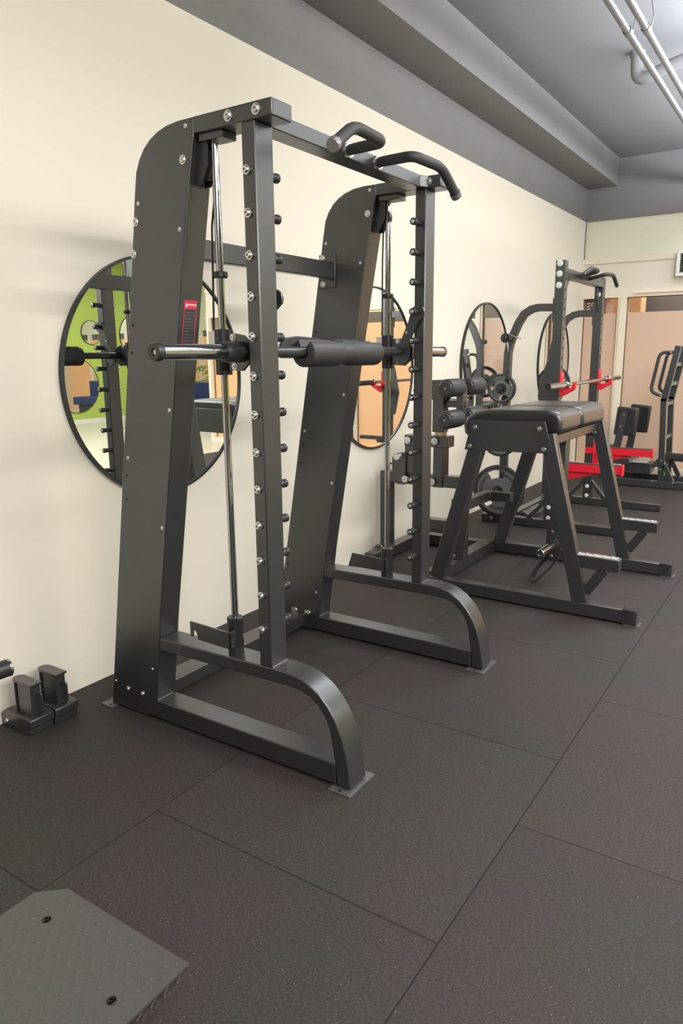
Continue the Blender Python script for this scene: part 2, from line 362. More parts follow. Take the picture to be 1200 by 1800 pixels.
# ceiling tubes
def rail(x, label, joint):
    t = thing('ceiling_conduit', label, 'conduit', (x, 6, 3.2), 'conduits under the ceiling')
    obj('tube', cyl(BM(), (x, -2.9, 3.2), (x, 9.3, 3.2), .020, 14), GALV, t)
    bm = BM(); cyl(bm, (x, joint - .03, 3.2), (x, joint + .03, 3.2), .0245, 14); obj('coupling', bm, GALV, t)
    for y in (joint + .1, joint + 2.4, 1.2):
        bm = BM(); sweep(bm, [(x, y + .0, 3.222), (x + .015, y, 3.3), (x - .01, y, 3.42), (x, y, 3.63)], .004, 6); obj('hanger', bm, GALV, t)
rail(1.467, 'thin galvanised conduit tube under the dark ceiling, nearer the mirror wall', 4.70)
rail(1.56, 'thin galvanised conduit tube under the dark ceiling, farther from the mirror wall', 4.72)
t = thing('ceiling_pipe', 'dark painted drain pipe bending down from the ceiling', 'pipe', (1.6, 6.2, 3.4))
obj('pipe', sweep(BM(), fillet([(1.17, 6.25, 3.63), (1.17, 6.25, 3.42), (1.5, 6.2, 3.50), (3.2, 6.2, 3.56)], .12), .045, 16), SLAB, t)
obj('pipe_clip', cyl(BM(), (1.17, 6.25, 3.60), (1.17, 6.25, 3.63), .055, 16), SLAB, t)

# ================================================================== MIRRORS
def wall_mirror(x, y, z, r, nx, label, group):
    t = thing('wall_mirror', label, 'mirror', (x, y, z), group)
    s = nx
    obj('glass', cyl(BM(), (x, y, z), (x + s * .016, y, z), r - .006, 96), MIRROR, t)
    bm = BM(); lathe(bm, [(0, r - .008), (0, r + .003), (.024, r + .003), (.024, r - .008), (0, r - .008)], (x, y, z), (s, 0, 0), 96); obj('frame', bm, PLASTIC, t)
    return t
for y, lb in ((2.415, 'large round black-rimmed wall mirror behind the near side of the tall press rack'), (4.36, 'round black-rimmed wall mirror partly hidden by the far tower of the tall press rack'),
              (6.32, 'round black-rimmed wall mirror above the padded ankle rollers'), (8.3, 'round black-rimmed wall mirror behind the rack holding the barbell, nearest the corner')):
    wall_mirror(0, y, 1.34, .542, 1, lb, 'round mirrors on the cream wall')
for y, z, r, lb in ((10.85, 2.0, .26, 'small round mirror on the green wall'), (12.15, 1.95, .5, 'medium round mirror on the green wall, nearest the far partition'), (10.35, .85, .6, 'large low round mirror on the green wall'), (9.7, 1.7, .34, 'round mirror on the green wall, left of the small one')):
    wall_mirror(11.3, y, z, r, -1, lb, 'round mirrors on the green wall')

# ================================================================== SMITH MACHINE
YN0, YN1, YF0, YF1 = 1.82, 1.92, 2.945, 3.045
sm = thing('smith_machine', 'tall black press rack with chrome guide rods and pegged posts', 'gym machine', (0.85, 2.43, 0.0))
SCREWS = ((.831, 2.149), (.591, 1.945), (.781, 1.844), (.683, 1.249), (.446, 1.063), (.607, .811), (.5, .221), (.271, .115))
HOLES = ((.524, 1.545), (.508, 1.45), (.432, .994), (.419, .90), (.315, .348), (.299, .256))
tower_prof = [(0.235, 0.006), (0.306, 0.413), (0.546, 1.80), (0.573, 1.968), (0.588, 2.044), (0.606, 2.08), (0.632, 2.112), (0.662, 2.135), (0.699, 2.153), (0.744, 2.165), (0.796, 2.170), (0.862, 2.170), (0.862, 2.122), (0.856, 2.10), (0.835, 2.0), (0.781, 1.706), (0.568, 0.464), (0.513, 0.083), (0.46, 0.006)]
def side_frame(y0, y1, near):
    yc = (y0 + y1) / 2; out = y0 if near else y1
    bm = BM(); prism(bm, tower_prof, 'y', y0, y1)
    tw = obj('counterweight_tower', bm, BLACK, sm, bevel=.004, ang=25)
    face = y0
    for x, z in (((.812, 2.052), (.573, 1.888), (.552, 1.785)) if near else ((.82, 2.052),)): bolt(tw, (x, face, z), (0, -1, 0), .0125)
    for x, z in ((.345, .098), (.432, .098)): bolt(tw, (x, face, z), (0, -1, 0), .0115)
    for x, z in SCREWS: bolt(tw, (x, face, z), (0, -1, 0), .0065, 'screw', cap=.004)
    for x, z in HOLES:
        bm = BM(); cyl(bm, (x, face - .0006, z), (x, face + .004, z), .005, 12); obj('screw_hole', bm, HOLE, tw)
    if near:   # warning label on the sloping front face of the tower
        d = V((0.781 - 0.568, 0, 1.706 - 0.464)).normalized(); nrm = V((d.z, 0, -d.x)); base = V((0.568, 0, 0.464)); sgn = 1
        def at(y, z, off): t_ = (z - .464) / d.z; return base + d * t_ + V((0, y, 0)) + nrm * off
        def quad(bm, ya, yb, za, zb, off, mi=0):
            A = [at(ya, za, off), at(yb, za, off), at(yb, zb, off), at(ya, zb, off)]; Bq = [at(ya, za, 0), at(yb, za, 0), at(yb, zb, 0), at(ya, zb, 0)]
            va = [bm.verts.new(p) for p in A]; vb = [bm.verts.new(p) for p in Bq]
            bm.faces.new(va).material_index = mi
            for i in range(4): bm.faces.new([va[i], vb[i], vb[(i + 1) % 4], va[(i + 1) % 4]]).material_index = mi
        bm = BM(); quad(bm, 1.838, 1.898, 1.452, 1.622, .001); lb = obj('warning_label', bm, LABELRED, tw, smooth=False, label='red bordered warning label')
        bm = BM(); quad(bm, 1.8415, 1.8945, 1.456, 1.593, .0015); obj('label_body', bm, LABELDARK, lb, smooth=False)
        rx = V((0, 1, 0)); uy = d; mt = lambda y, z, off: Matrix((( rx.x, uy.x, nrm.x, at(y, z, off).x), (rx.y, uy.y, nrm.y, at(y, z, off).y), (rx.z, uy.z, nrm.z, at(y, z, off).z), (0, 0, 0, 1)))
        bm = BM(); text_bm(bm, 'WARNING', mt(1.874, 1.607, .0014), .0095, .03)
        v3 = [bm.verts.new(at(y, z, .0016)) for y, z in ((1.843, 1.600), (1.853, 1.600), (1.848, 1.614))]; bm.faces.new(v3)
        obj('label_text', bm, WHITEPRINT, lb, smooth=False)
        bm = BM()
        for k in range(12):
            z = 1.583 - k * .0105; L_ = (.038, .045, .03, .042)[k % 4]; quad(bm, 1.8455, 1.8455 + L_, z - .0022, z, .0019)
        obj('fine_print', bm, LABELTEXT, lb, smooth=False)
    # pulley and bracket at the top of the tower
    bm = BM(); cyl(bm, (.868, yc - .012, 2.035), (.868, yc + .012, 2.035), .045, 28, .003); pu = obj('pulley', bm, PLASTIC, tw)
    bm = BM(); prism(bm, [(.845, 2.12), (.895, 2.12), (.893, 2.03), (.862, 1.975), (.835, 1.975), (.838, 2.0)], 'y', yc - .024, yc - .018); prism(bm, [(.845, 2.12), (.895, 2.12), (.893, 2.03), (.862, 1.975), (.835, 1.975), (.838, 2.0)], 'y', yc + .018, yc + .024); obj('pulley_bracket', bm, PLASTIC, pu)
    # top beam
    bm = BM(); box(bm, .8615, 1.178, y0, y1, 2.122, 2.171); tb = obj('top_beam', bm, BLACK, sm, bevel=.004)
    for x in (1.011, 1.121): bolt(tb, (x, y0, 2.147), (0, -1, 0), .0145, 'large_bolt', cap=.009)
    bm = BM(); box(bm, 1.178, 1.1785, y0 + .008, y1 - .008, 2.13, 2.163); obj('end_cap', bm, BLACK, tb)
    bm = BM(); box(bm, .868, .968, yc - .034, yc + .034, 2.100, 2.122); obj('rod_mount', bm, BLACK, tb, bevel=.002)
    # floor frame: lower beam, arm and curved leg in one welded piece
    outer = [(.50, .083), (.50, .0), ]
    outl = [(.5535, .362), (1.118, .371), (1.168, .371), (1.216, .366), (1.262, .352), (1.308, .325), (1.346, .288), (1.376, .244), (1.400, .190), (1.417, .131), (1.434, .012), (1.380, .012)]
    innr = [(1.371, .088), (1.352, .205), (1.335, .245), (1.308, .279), (1.278, .303), (1.238, .318), (1.19, .322), (1.118, .321), (.5463, .312)]
    bm = BM(); prism(bm, outl + innr, 'y', y0, y1); box(bm, .46, 1.372, y0 + .0012, y1 - .0012, .012, .088)
    fr = obj('floor_frame', bm, BLACK, sm, bevel=.004, ang=25)
    bm = BM(); box(bm, 1.36, 1.448, y0 - .028, y1 + .034, 0.0, .006); cyl(bm, (1.40, y0 - .014, .006), (1.40, y0 - .014, .0065), .006, 10, mi=1)
    obj('foot_plate', bm, [RUST, HOLE], fr, bevel=.001)
    bm = BM(); box(bm, .20, .27, y0 - .03, y1 + .03, 0, .006); cyl(bm, (.245, y0 - .015, .006), (.245, y0 - .015, .0065), .006, 10, mi=1); obj('foot_plate', bm, [RUST, HOLE], tw)
    # weld beads
    for x, z in ((.505, .089), (.535, .363)):
        bm = BM(); cyl(bm, (x + .008, y0 + .004, z), (x + .008, y1 - .02, z), .0035, 8); obj('weld_bead', bm, RUST, fr)
    bm = BM(); cyl(bm, (1.112, y0 + .004, .372), (1.112, y0 + .086, .372), .004, 8); obj('weld_bead', bm, RUST, fr)
    # front post with pegs
    bm = BM(); box(bm, 1.058, 1.110, y0 + .001, y0 + .090, .365, 2.123); po = obj('front_post', bm, BLACK, sm, bevel=.005)
    inner = y0 + .09 if near else y0; sg = 1 if near else -1
    for k in range(13):
        z = 1.986 - k * .12325; x = 1.078
        key = ('peg', sg)
        if key not in _hw:
            bm = BM(); lathe(bm, [(0, 0), (0, .0125), (.042, .0125), (.044, .015), (.056, .015), (.058, .012), (.058, .006)], (0, 0, 0), (0, sg, 0), 16)
            o = obj('hook_peg', bm, PLASTIC, po, org=(0, 0, 0)); _hw[key] = o; o.location = V((x, inner, z)) - parent_world(po)
        else: inst(_hw[key], (x, inner, z), po)
        if near: bolt(po, (x, y0, z), (0, -1, 0), .0125, 'socket_bolt', cap=.014)
        else:
            bolt(po, (x, y0 - .057, z), (0, -1, 0), .0075, 'peg_screw', cap=.003)
            bolt(po, (x, y0 + .09, z), (0, 1, 0), .0125, 'socket_bolt', cap=.014)
    # guide rod with stop ring and spring base
    ry = yc + .0; rx_ = .905 if near else .897
    gr = obj('guide_rod', cyl(BM(), (rx_, ry, .44), (rx_, ry, 2.10), .0125, 24), CHROME, sm)
    obj('stop_ring', cyl(BM(), (rx_, ry, 1.686), (rx_, ry, 1.706), .025, 24, .003), PLASTIC, gr)
    bm = BM(); lathe(bm, [(0, 0), (0, .029), (.028, .029), (.028, .026), (.032, .026), (.032, .029), (.05, .029), (.05, .027), (.112, .027), (.112, .0295), (.135, .0295), (.138, .026), (.138, .0)], (rx_, ry, .368), (0, 0, 1), 24)
    obj('spring_base', bm, PLASTIC, gr)
    bm = BM(); bb = (rx_ + .018)
    if near: prism(bm, [(bb, .398), (bb, .462), (.725, .468), (.725, .408), (.738, .408), (.740, .432), (.752, .436), (.760, .422), (.762, .402)], 'y', ry - .052, ry - .045); box(bm, bb - .006, bb, ry - .052, ry, .40, .462)
    else: prism(bm, [(bb, .398), (bb, .462), (.725, .468), (.70, .395), (.78, .40)], 'y', ry - .052, ry - .045); box(bm, bb - .006, bb, ry - .052, ry, .40, .462)
    obj('catch_plate', bm, BLACK, gr, bevel=.0015)
    # lift cable
    cb = obj('lift_cable', sweep(BM(), [(.868 + .047, yc, 2.035), (.905, yc + .0, 1.99), (.878, yc, 1.85), (.866, yc, 1.52)] if near else [(.905, yc, 2.035), (.872, yc, 1.99), (.868, yc, 1.85), (.866, yc, 1.52)], .0035, 8), PLASTIC, sm)
    return tw
side_frame(YN0, YN1, True); side_frame(YF0, YF1, False)
# rear cross members
bm = BM(); box(bm, .60, .64, YN1, YF0, 1.783, 1.857); cm = obj('rear_cross_beam', bm, BLACK, sm, bevel=.004)
bm = BM(); box(bm, .555, .645, YF0 - .007, YF0, 1.745, 1.895); obj('mounting_plate', bm, BLACK, cm, bevel=.002)
for z in (1.88, 1.762): bolt(cm, (.575, YF0 - .007, z), (0, -1, 0), .0125)
bm = BM(); box(bm, .335, .435, YN1, YF0, .03, .09); lb_ = obj('base_cross_beam', bm, BLACK, sm, bevel=.004)
for x, z in ((.36, .11), (.448, .06)): bolt(lb_, (x, YF0, .1), (0, -1, 0), .0125)
# pull-up beam with two handles
bm = BM(); box(bm, 1.02, 1.10, YN1, YF0, 2.122, 2.170); 
prism(bm, [(1.02, YF0), (1.12, YF0), (1.10, YF0 - .04), (1.02, YF0 - .04)], 'z', 2.123, 2.169)
pb = obj('pull_up_beam', bm, BLACK, sm, bevel=.003)
def handle(y0, ym, y1, y2):
    path = fillet([(1.10, y0, 2.145), (1.30, ym, 2.125), (1.30, y1, 2.13), (1.31, y2, 2.045)], .045, 8)
    h = obj('pull_up_handle', sweep(BM(), path, .0185, 16), RUBBER, pb)
    bm = BM(); lathe(bm, [(0, .019), (0, .0225), (.006, .0225)], (1.10, y0, 2.145), (1, (ym - y0) * 5, -.1), 20, 0); lathe(bm, [(.006, .0225), (.007, .024), (.022, .024), (.022, .0185)], (1.10, y0, 2.145), (1, (ym - y0) * 5, -.1), 20, 1); obj('collar', bm, [YELLOW, STEEL], h)
    e = V((1.31, y2, 2.045)); dd = (e - V((1.30, y1, 2.13))).normalized(); bm = BM(); lathe(bm, [(-.018, .0185), (-.018, .022), (0, .022), (.003, .02), (.003, 0)], e, dd, 20); obj('end_cap', bm, GREYPLASTIC, h)
handle(2.343, 2.262, 2.075, 1.942); handle(2.548, 2.47, 2.70, 2.818)
# sliding bar
BX, BZ = .99, 1.447
bar = obj('sliding_bar', cyl(BM(), (BX, 1.80, BZ), (BX, 3.07, BZ), .0190, 24), SATIN, sm)
for y0, y1, s in ((1.79, 1.505, -1), (3.08, 3.365, 1)):
    bm = BM(); lathe(bm, [(0, .0), (0, .0245), (.285, .0245), (.285, 0)], (BX, y0, BZ), (0, s, 0), 32); sl = obj('sleeve', bm, CHROME, bar)
    bm = BM(); lathe(bm, [(.0, .0), (.0, .0265), (.018, .0265), (.022, .024), (.022, .011), (.016, .010), (.016, 0)], (BX, y1, BZ), (0, s, 0), 28); ec = obj('end_cap', bm, PLASTIC if s < 0 else CHROME, sl)
    if s < 0: bolt(ec, (BX, y1 - .016, BZ), (0, -1, 0), .007, 'screw_', cap=.003).name = 'screw'
    bm = BM(); lathe(bm, [(-.02, 0), (-.02, .031), (.0, .034), (.075, .034), (.082, .030), (.082, 0)], (BX, y0, BZ), (0, -s, 0), 28); obj('sleeve_hub', bm, PLASTIC, bar)
for yc, rx_, s in ((1.87, .905, 1), (2.995, .897, -1)):
    bm = BM(); cyl(bm, (rx_, yc, 1.372), (rx_, yc, 1.522), .0275, 24, .002); br = obj('bearing_block', bm, PLASTIC, bar)
    bm = BM(); prism(bm, [(rx_ + .02, 1.505), (.965, 1.507), (1.0, 1.50), (1.03, 1.47), (1.03, 1.42), (.99, 1.385), (rx_ + .02, 1.388)], 'y', yc - .006, yc + .006); obj('bracket', bm, BLACK, br)
    for x, z in ((.955, 1.495), (.958, 1.400)): bolt(br, (x, yc - .006, z), (0, -1, 0), .010)
    bm = BM(); box(bm, rx_ - .055, rx_ - .026, yc - .012, yc + .012, 1.44, 1.515); obj('cable_clamp', bm, CHROME, br, bevel=.001)
    # hook
    hy = yc + s * .06; pts = [(.985, 1.39), (1.02, 1.385), (1.04, 1.42), (1.05, 1.50), (1.085, 1.575)]
    cx, cz = 1.083, 1.612
    pts += [(cx + .034 * math.cos(a), cz + .034 * math.sin(a)) for a in [math.radians(q) for q in range(-20, 181, 25)]]
    pts += [(1.035, 1.57), (.968, 1.43)]
    bm = BM(); prism(bm, pts, 'y', hy - .005, hy + .005); hk = obj('safety_hook', bm, BLACK, bar, bevel=.001)
    for x, z in ((1.0, 1.447), (1.03, 1.53)): bolt(hk, (x, hy - .005, z), (0, -1, 0), .006, 'screw', cap=.004)
# neck pad on the bar
np_ = thing('bar_pad', 'black foam bar pad with a split groove clipped on the sliding bar', 'pad', (BX, 2.46, BZ - .05))
def cpad(bm, prof_y):
    a0, a1, n = math.radians(112), math.radians(112 + 300), 26
    rings = []
    for y, ro, ri in prof_y:
        R_ = []
        for i in range(n + 1):
            a = a0 + (a1 - a0) * i / n; R_.append((BX + .004 + ro * math.cos(a), BZ - .004 + ro * math.sin(a)))
        for i in range(n, -1, -1):
            a = a0 + (a1 - a0) * i / n; R_.append((BX + .004 + ri * math.cos(a), BZ - .004 + ri * math.sin(a)))
        rings.append([bm.verts.new((p[0], y, p[1])) for p in R_])
    for A, B_ in zip(rings, rings[1:]):
        k = len(A)
        for i in range(k): bm.faces.new([A[i], A[(i + 1) % k], B_[(i + 1) % k], B_[i]])
    for R_ in (rings[0], rings[-1]):
        m_ = len(R_) // 2
        for i in range(m_ - 1): bm.faces.new([R_[i], R_[i + 1], R_[-2 - i], R_[-1 - i]])
bm = BM(); cpad(bm, [(2.20, .045, .0215), (2.205, .052, .0205), (2.40, .052, .0205), (2.425, .044, .0205), (2.485, .044, .0205), (2.51, .052, .0205), (2.705, .052, .0205), (2.71, .045, .0215)])
obj('foam_tube', bm, FOAM, np_, ang=50)
# rear flap standing up behind the split
bm = BM(); prism(bm, [(2.14, 1.425), (2.14, 1.475), (2.165, 1.497), (2.24, 1.505), (2.36, 1.500), (2.41, 1.488), (2.46, 1.488), (2.50, 1.498), (2.66, 1.497), (2.655, 1.45), (2.6, 1.42)], 'x', BX - .062, BX - .044)
obj('rear_flap', bm, FOAM, np_, bevel=.004)

# ================================================================== REVERSE HYPER / GHD MACHINE
hy = thing('hyperextension_machine', 'black A-frame bench with split vinyl pad, footplates and ankle rollers', 'gym machine', (1.2, 4.44, 0))
def aframe(y0, y1, cap):
    bm = BM(); box(bm, .61, 1.90, y0, y1, .012, .085); rl = obj('base_rail', bm, BLACK, hy, bevel=.004)
    bm = BM(); box(bm, 1.83, 1.905, y0 - .003, y1 + .003, .006, .089)
    for k in range(9): box(bm, 1.85, 1.907, y0 - .0045, y1 + .0045, .018 + k * .0075, .0215 + k * .0075)
    obj('rubber_end_cap', bm, PLASTIC, rl, bevel=.0015)
    bm = BM(); box(bm, 1.84, 1.92, y0 - .006, y1 + .008, 0, .006); obj('foot_plate', bm, RUST, rl)
    bm = BM(); beam(bm, (.727, (y0 + y1) / 2, .085), (.985, (y0 + y1) / 2, .985), y1 - y0, .088); obj('rear_leg', bm, BLACK, hy, bevel=.004)
    bm = BM(); beam(bm, (1.600, (y0 + y1) / 2, .083), (1.372, (y0 + y1) / 2, 1.0), y1 - y0, .080); fl = obj('front_leg', bm, BLACK, hy, bevel=.004)
    bm = BM(); box(bm, 1.545, 1.797, y0 + .0012, y1 - .0012, .283, .352); st = obj('step', bm, BLACK, hy, bevel=.004)
    bm = BM(); beam(bm, (1.628, (y0 + y1) / 2, .145), (1.72, (y0 + y1) / 2, .29), y1 - y0 - .01, .055); obj('step_brace', bm, BLACK, st, bevel=.003)
    bm = BM(); box(bm, 1.56, 1.785, y0 + .006, y1 - .006, .352, .355)
    rnd = random.Random(3)
    for k in range(10):
        for j in range(2):
            x = 1.572 + k * .0225; y = y0 + .022 + j * .022; s = .009 if (k + j) % 2 else -.009
            beam(bm, (x - .007, y - s * .8, .356), (x + .007, y + s * .8, .356), .005, .003, (0, 0, 1))
    obj('tread_plate', bm, TREADSTEEL, st, label='worn silver tread plate')
    bm = BM(); yy = y0 if cap else y1
    pl = [(.897, .893), (.935, 1.062), (1.363, 1.070), (1.412, .903), (1.33, .897), (.985, .893)]
    prism(bm, pl, 'y', y0 - .006 if cap else y0 - .004, y0 + .0); sp_ = obj('side_plate', bm, BLACK, hy, bevel=.0015)
    f_ = y0 - (.006 if cap else .004)
    for x, z in ((.960, 1.025), (.930, .915), (1.335, 1.032), (1.365, .920)): bolt(sp_, (x, f_, z), (0, -1, 0), .012)
    if not cap: pass
aframe(3.90, 3.962, True); aframe(4.935, 4.997, False)
bm = BM(); box(bm, .61, .70, 3.962, 4.935, .012, .098); obj('base_cross_rail', bm, BLACK, hy, bevel=.004)
bm = BM(); box(bm, .94, 1.38, 3.965, 4.93, .93, .985); obj('pad_support', bm, BLACK, hy, bevel=.004)
def pad(y0, y1):
    bm = BM()
    prof = [(.860, .965), (.850, 1.03), (.875, 1.08), (.93, 1.11), (1.0, 1.122), (1.34, 1.126), (1.405, 1.116), (1.430, 1.085), (1.433, 1.03), (1.425, 1.0), (1.34, .99)]
    prism(bm, prof, 'y', y0, y1)
    o = obj('pad', bm, LEATHER, hy, ang=60)
    md = o.modifiers.new('bevel', 'BEVEL'); md.width = .024; md.segments = 5; md.limit_method = 'ANGLE'; md.angle_limit = math.radians(60)
    o.data.shade_smooth()
    return o
pad(3.966, 4.352); pad(4.388, 4.905)
# U-shaped rear brace between the rear legs
bm = BM(); prism(bm, [(.80, 3.962), (.862, 3.962), (.862, 4.40), (1.0, 4.405), (1.0, 4.455), (.84, 4.455), (.80, 4.44)], 'z', .497, .558)
obj('rear_brace', bm, BLACK, hy, bevel=.004)
# wall-side tower with beams
bm = BM(); box(bm, .05, .13, 4.16, 5.45, .012, .088); obj('wall_rail', bm, BLACK, hy, bevel=.004)
bm = BM(); box(bm, .13, .62, 4.86, 4.94, .012, .088); box(bm, .13, .61, 3.98, 4.05, .012, .088) if False else None; obj('rear_rail', bm, BLACK, hy, bevel=.004)
bm = BM(); box(bm, .055, .13, 4.36, 4.44, .088, .64); ps = obj('wall_post', bm, BLACK, hy, bevel=.004)
bm = BM(); box(bm, .03, .155, 4.33, 4.47, .088, .096); obj('mounting_plate', bm, BLACK, ps); bolt(ps, (.075, 4.345, .096), (0, 0, 1), .010)
bm = BM(); box(bm, .131, .70, 4.361, 4.439, .562, .64); bp_ = obj('upper_beam', bm, BLACK, hy, bevel=.004)
bm = BM(); box(bm, .42, .66, 4.36, 4.44, .262, .335); obj('middle_beam', bm, BLACK, hy, bevel=.004)
bm = BM(); prism(bm, [(.625, .098), (.72, .098), (.765, .50), (.69, .50)], 'y', 4.30, 4.306); box(bm, .63, .72, 4.306, 4.40, .098, .5); cp = obj('centre_post', bm, BLACK, hy, bevel=.003)
for x, z in ((.712, .375), (.69, .245), (.672, .12)): bolt(cp, (x - .012, 4.30, z), (0, -1, 0), .011)
# sliding carriage with its white capped rollers
bm = BM(); box(bm, .255, .575, 4.345, 4.455, .83, .905); box(bm, .255, .33, 4.35, 4.45, .64, .83); box(bm, .47, .54, 4.35, 4.45, .56, .83)
prism(bm, [(.165, .64), (.165, .74), (.18, .765), (.22, .78), (.27, .785), (.27, .56), (.2, .56)], 'y', 4.335, 4.345)
cg = obj('sliding_carriage', bm, BLACK, hy, bevel=.003)
for x, z in ((.283, .868), (.487, .872), (.268, .600), (.472, .598)):
    bm = BM(); lathe(bm, [(0, 0), (0, .024), (.006, .024), (.010, .019), (.010, 0)], (x, 4.335, z), (0, -1, 0), 24); r_ = obj('guide_roller', bm, WASHER, cg, label='pale capped guide roller')
    bolt(r_, (x, 4.325, z), (0, -1, 0), .006, 'screw', cap=.003)
bm = BM(); cyl(bm, (.232, 4.335, .765), (.232, 4.28, .755), .012, 16, .003); cyl(bm, (.232, 4.285, .755), (.232, 4.27, .755), .020, 20, .003, mi=0); obj('lock_knob', bm, WASHER, cg, label='pale locking knob')
bm = BM(); cyl(bm, (.165, 4.34, .70), (.135, 4.34, .70), .006, 10); obj('pop_pin', bm, PLASTIC, cg)
# roller stem
bm = BM(); box(bm, .455, .535, 4.36, 4.44, .93, 1.24); stem = obj('roller_stem', bm, BLACK, hy, bevel=.003)
bm = BM(); box(bm, .47, .53, 4.37, 4.43, .905, .93); obj('stem_sleeve', bm, mat('copper_bush', (.5, .36, .28), .35, .8), stem)
bm = BM(); prism(bm, [(.30, 1.20), (.34, 1.265), (.56, 1.275), (.66, 1.262), (.66, 1.22), (.56, 1.16), (.53, 1.12), (.53, .93), (.46, .93), (.46, 1.14), (.36, 1.15)], 'y', 4.372, 4.428); hl = obj('stem_head', bm, BLACK, stem, bevel=.002)
bm = BM()
for x, z in ((.40, 1.23), (.43, 1.23), (.46, 1.235), (.49, 1.235), (.42, 1.19), (.47, 1.19), (.50, 1.15), (.50, 1.10)): cyl(bm, (x, 4.3715, z), (x, 4.374, z), .006, 10)
obj('adjustment_hole', bm, HOLE, hl)
bm = BM(); box(bm, .53, .68, 4.385, 4.435, 1.095, 1.14); box(bm, .53, .66, 4.385, 4.435, 1.145, 1.15); ra = obj('roller_arm', bm, BLACK, stem, bevel=.002)
bm = BM(); box(bm, .625, .675, 4.36, 4.42, 1.02, 1.24); ru = obj('roller_upright', bm, BLACK, stem, bevel=.003)
def roller(x, y0, y1, z, nm='foam_roller'):
    bm = BM(); lathe(bm, [(.0, 0), (0, .012), (0, .040), (.006, .047), (.012, .047), (.012, .052), (.02, .0575), (y1 - y0 - .015, .0575), (y1 - y0, .05), (y1 - y0, 0)], (x, y0, z), (0, 1, 0), 32)
    o = obj(nm, bm, FOAM, stem); bolt(o, (x, y0, z), (0, -1, 0), .005, 'screw', cap=.003)
for z in (1.228, 1.032):
    roller(.652, 4.13, 4.34, z); roller(.652, 4.45, 4.68, z)
# pendulum
bm = BM(); box(bm, 1.262, 1.338, 4.40, 4.48, .30, .94); pn = obj('pendulum_arm', bm, BLACK, hy, bevel=.003)
bm = BM(); prism(bm, [(1.25, .42), (1.33, .42), (1.345, .27), (1.33, .16), (1.27, .15), (1.245, .25)], 'y', 4.392, 4.40); obj('sleeve_plate', bm, BLACK, pn, bevel=.001)
for z in (.345, .188): bolt(pn, (1.285, 4.392, z), (0, -1, 0), .009)
for y0, s in ((4.39, -1), (4.48, 1)):
    bm = BM(); lathe(bm, [(-.01, 0), (-.01, .033), (.004, .033), (.004, .025), (.27, .025), (.275, .021), (.275, .014), (.268, .013), (.268, 0)], (1.30, y0, .268), (0, s, 0), 24); obj('weight_sleeve', bm, CHROME, pn)
bm = BM(); pth = fillet([(1.315, 4.44, .22), (1.29, 4.43, .12), (1.20, 4.39, .012), (1.165, 4.39, .02), (1.19, 4.41, .09), (1.27, 4.44, .20)], .035, 6); sweep(bm, pth, .02, rect=(.045, .006)); obj('ankle_strap', bm, RUBBER, pn)
bm = BM(); prism(bm, [(1.70, .10), (1.72, .275), (1.75, .275), (1.745, .12), (1.72, .085)], 'y', 4.75, 4.76); box(bm, 1.6, 1.75, 4.74, 4.77, .27, .29) if False else None
obj('hook_plate', bm, BLACK, hy)
for o in [q for q in bpy.data.objects if q.name.startswith('hook_plate')]:
    bpy.data.objects.remove(o)

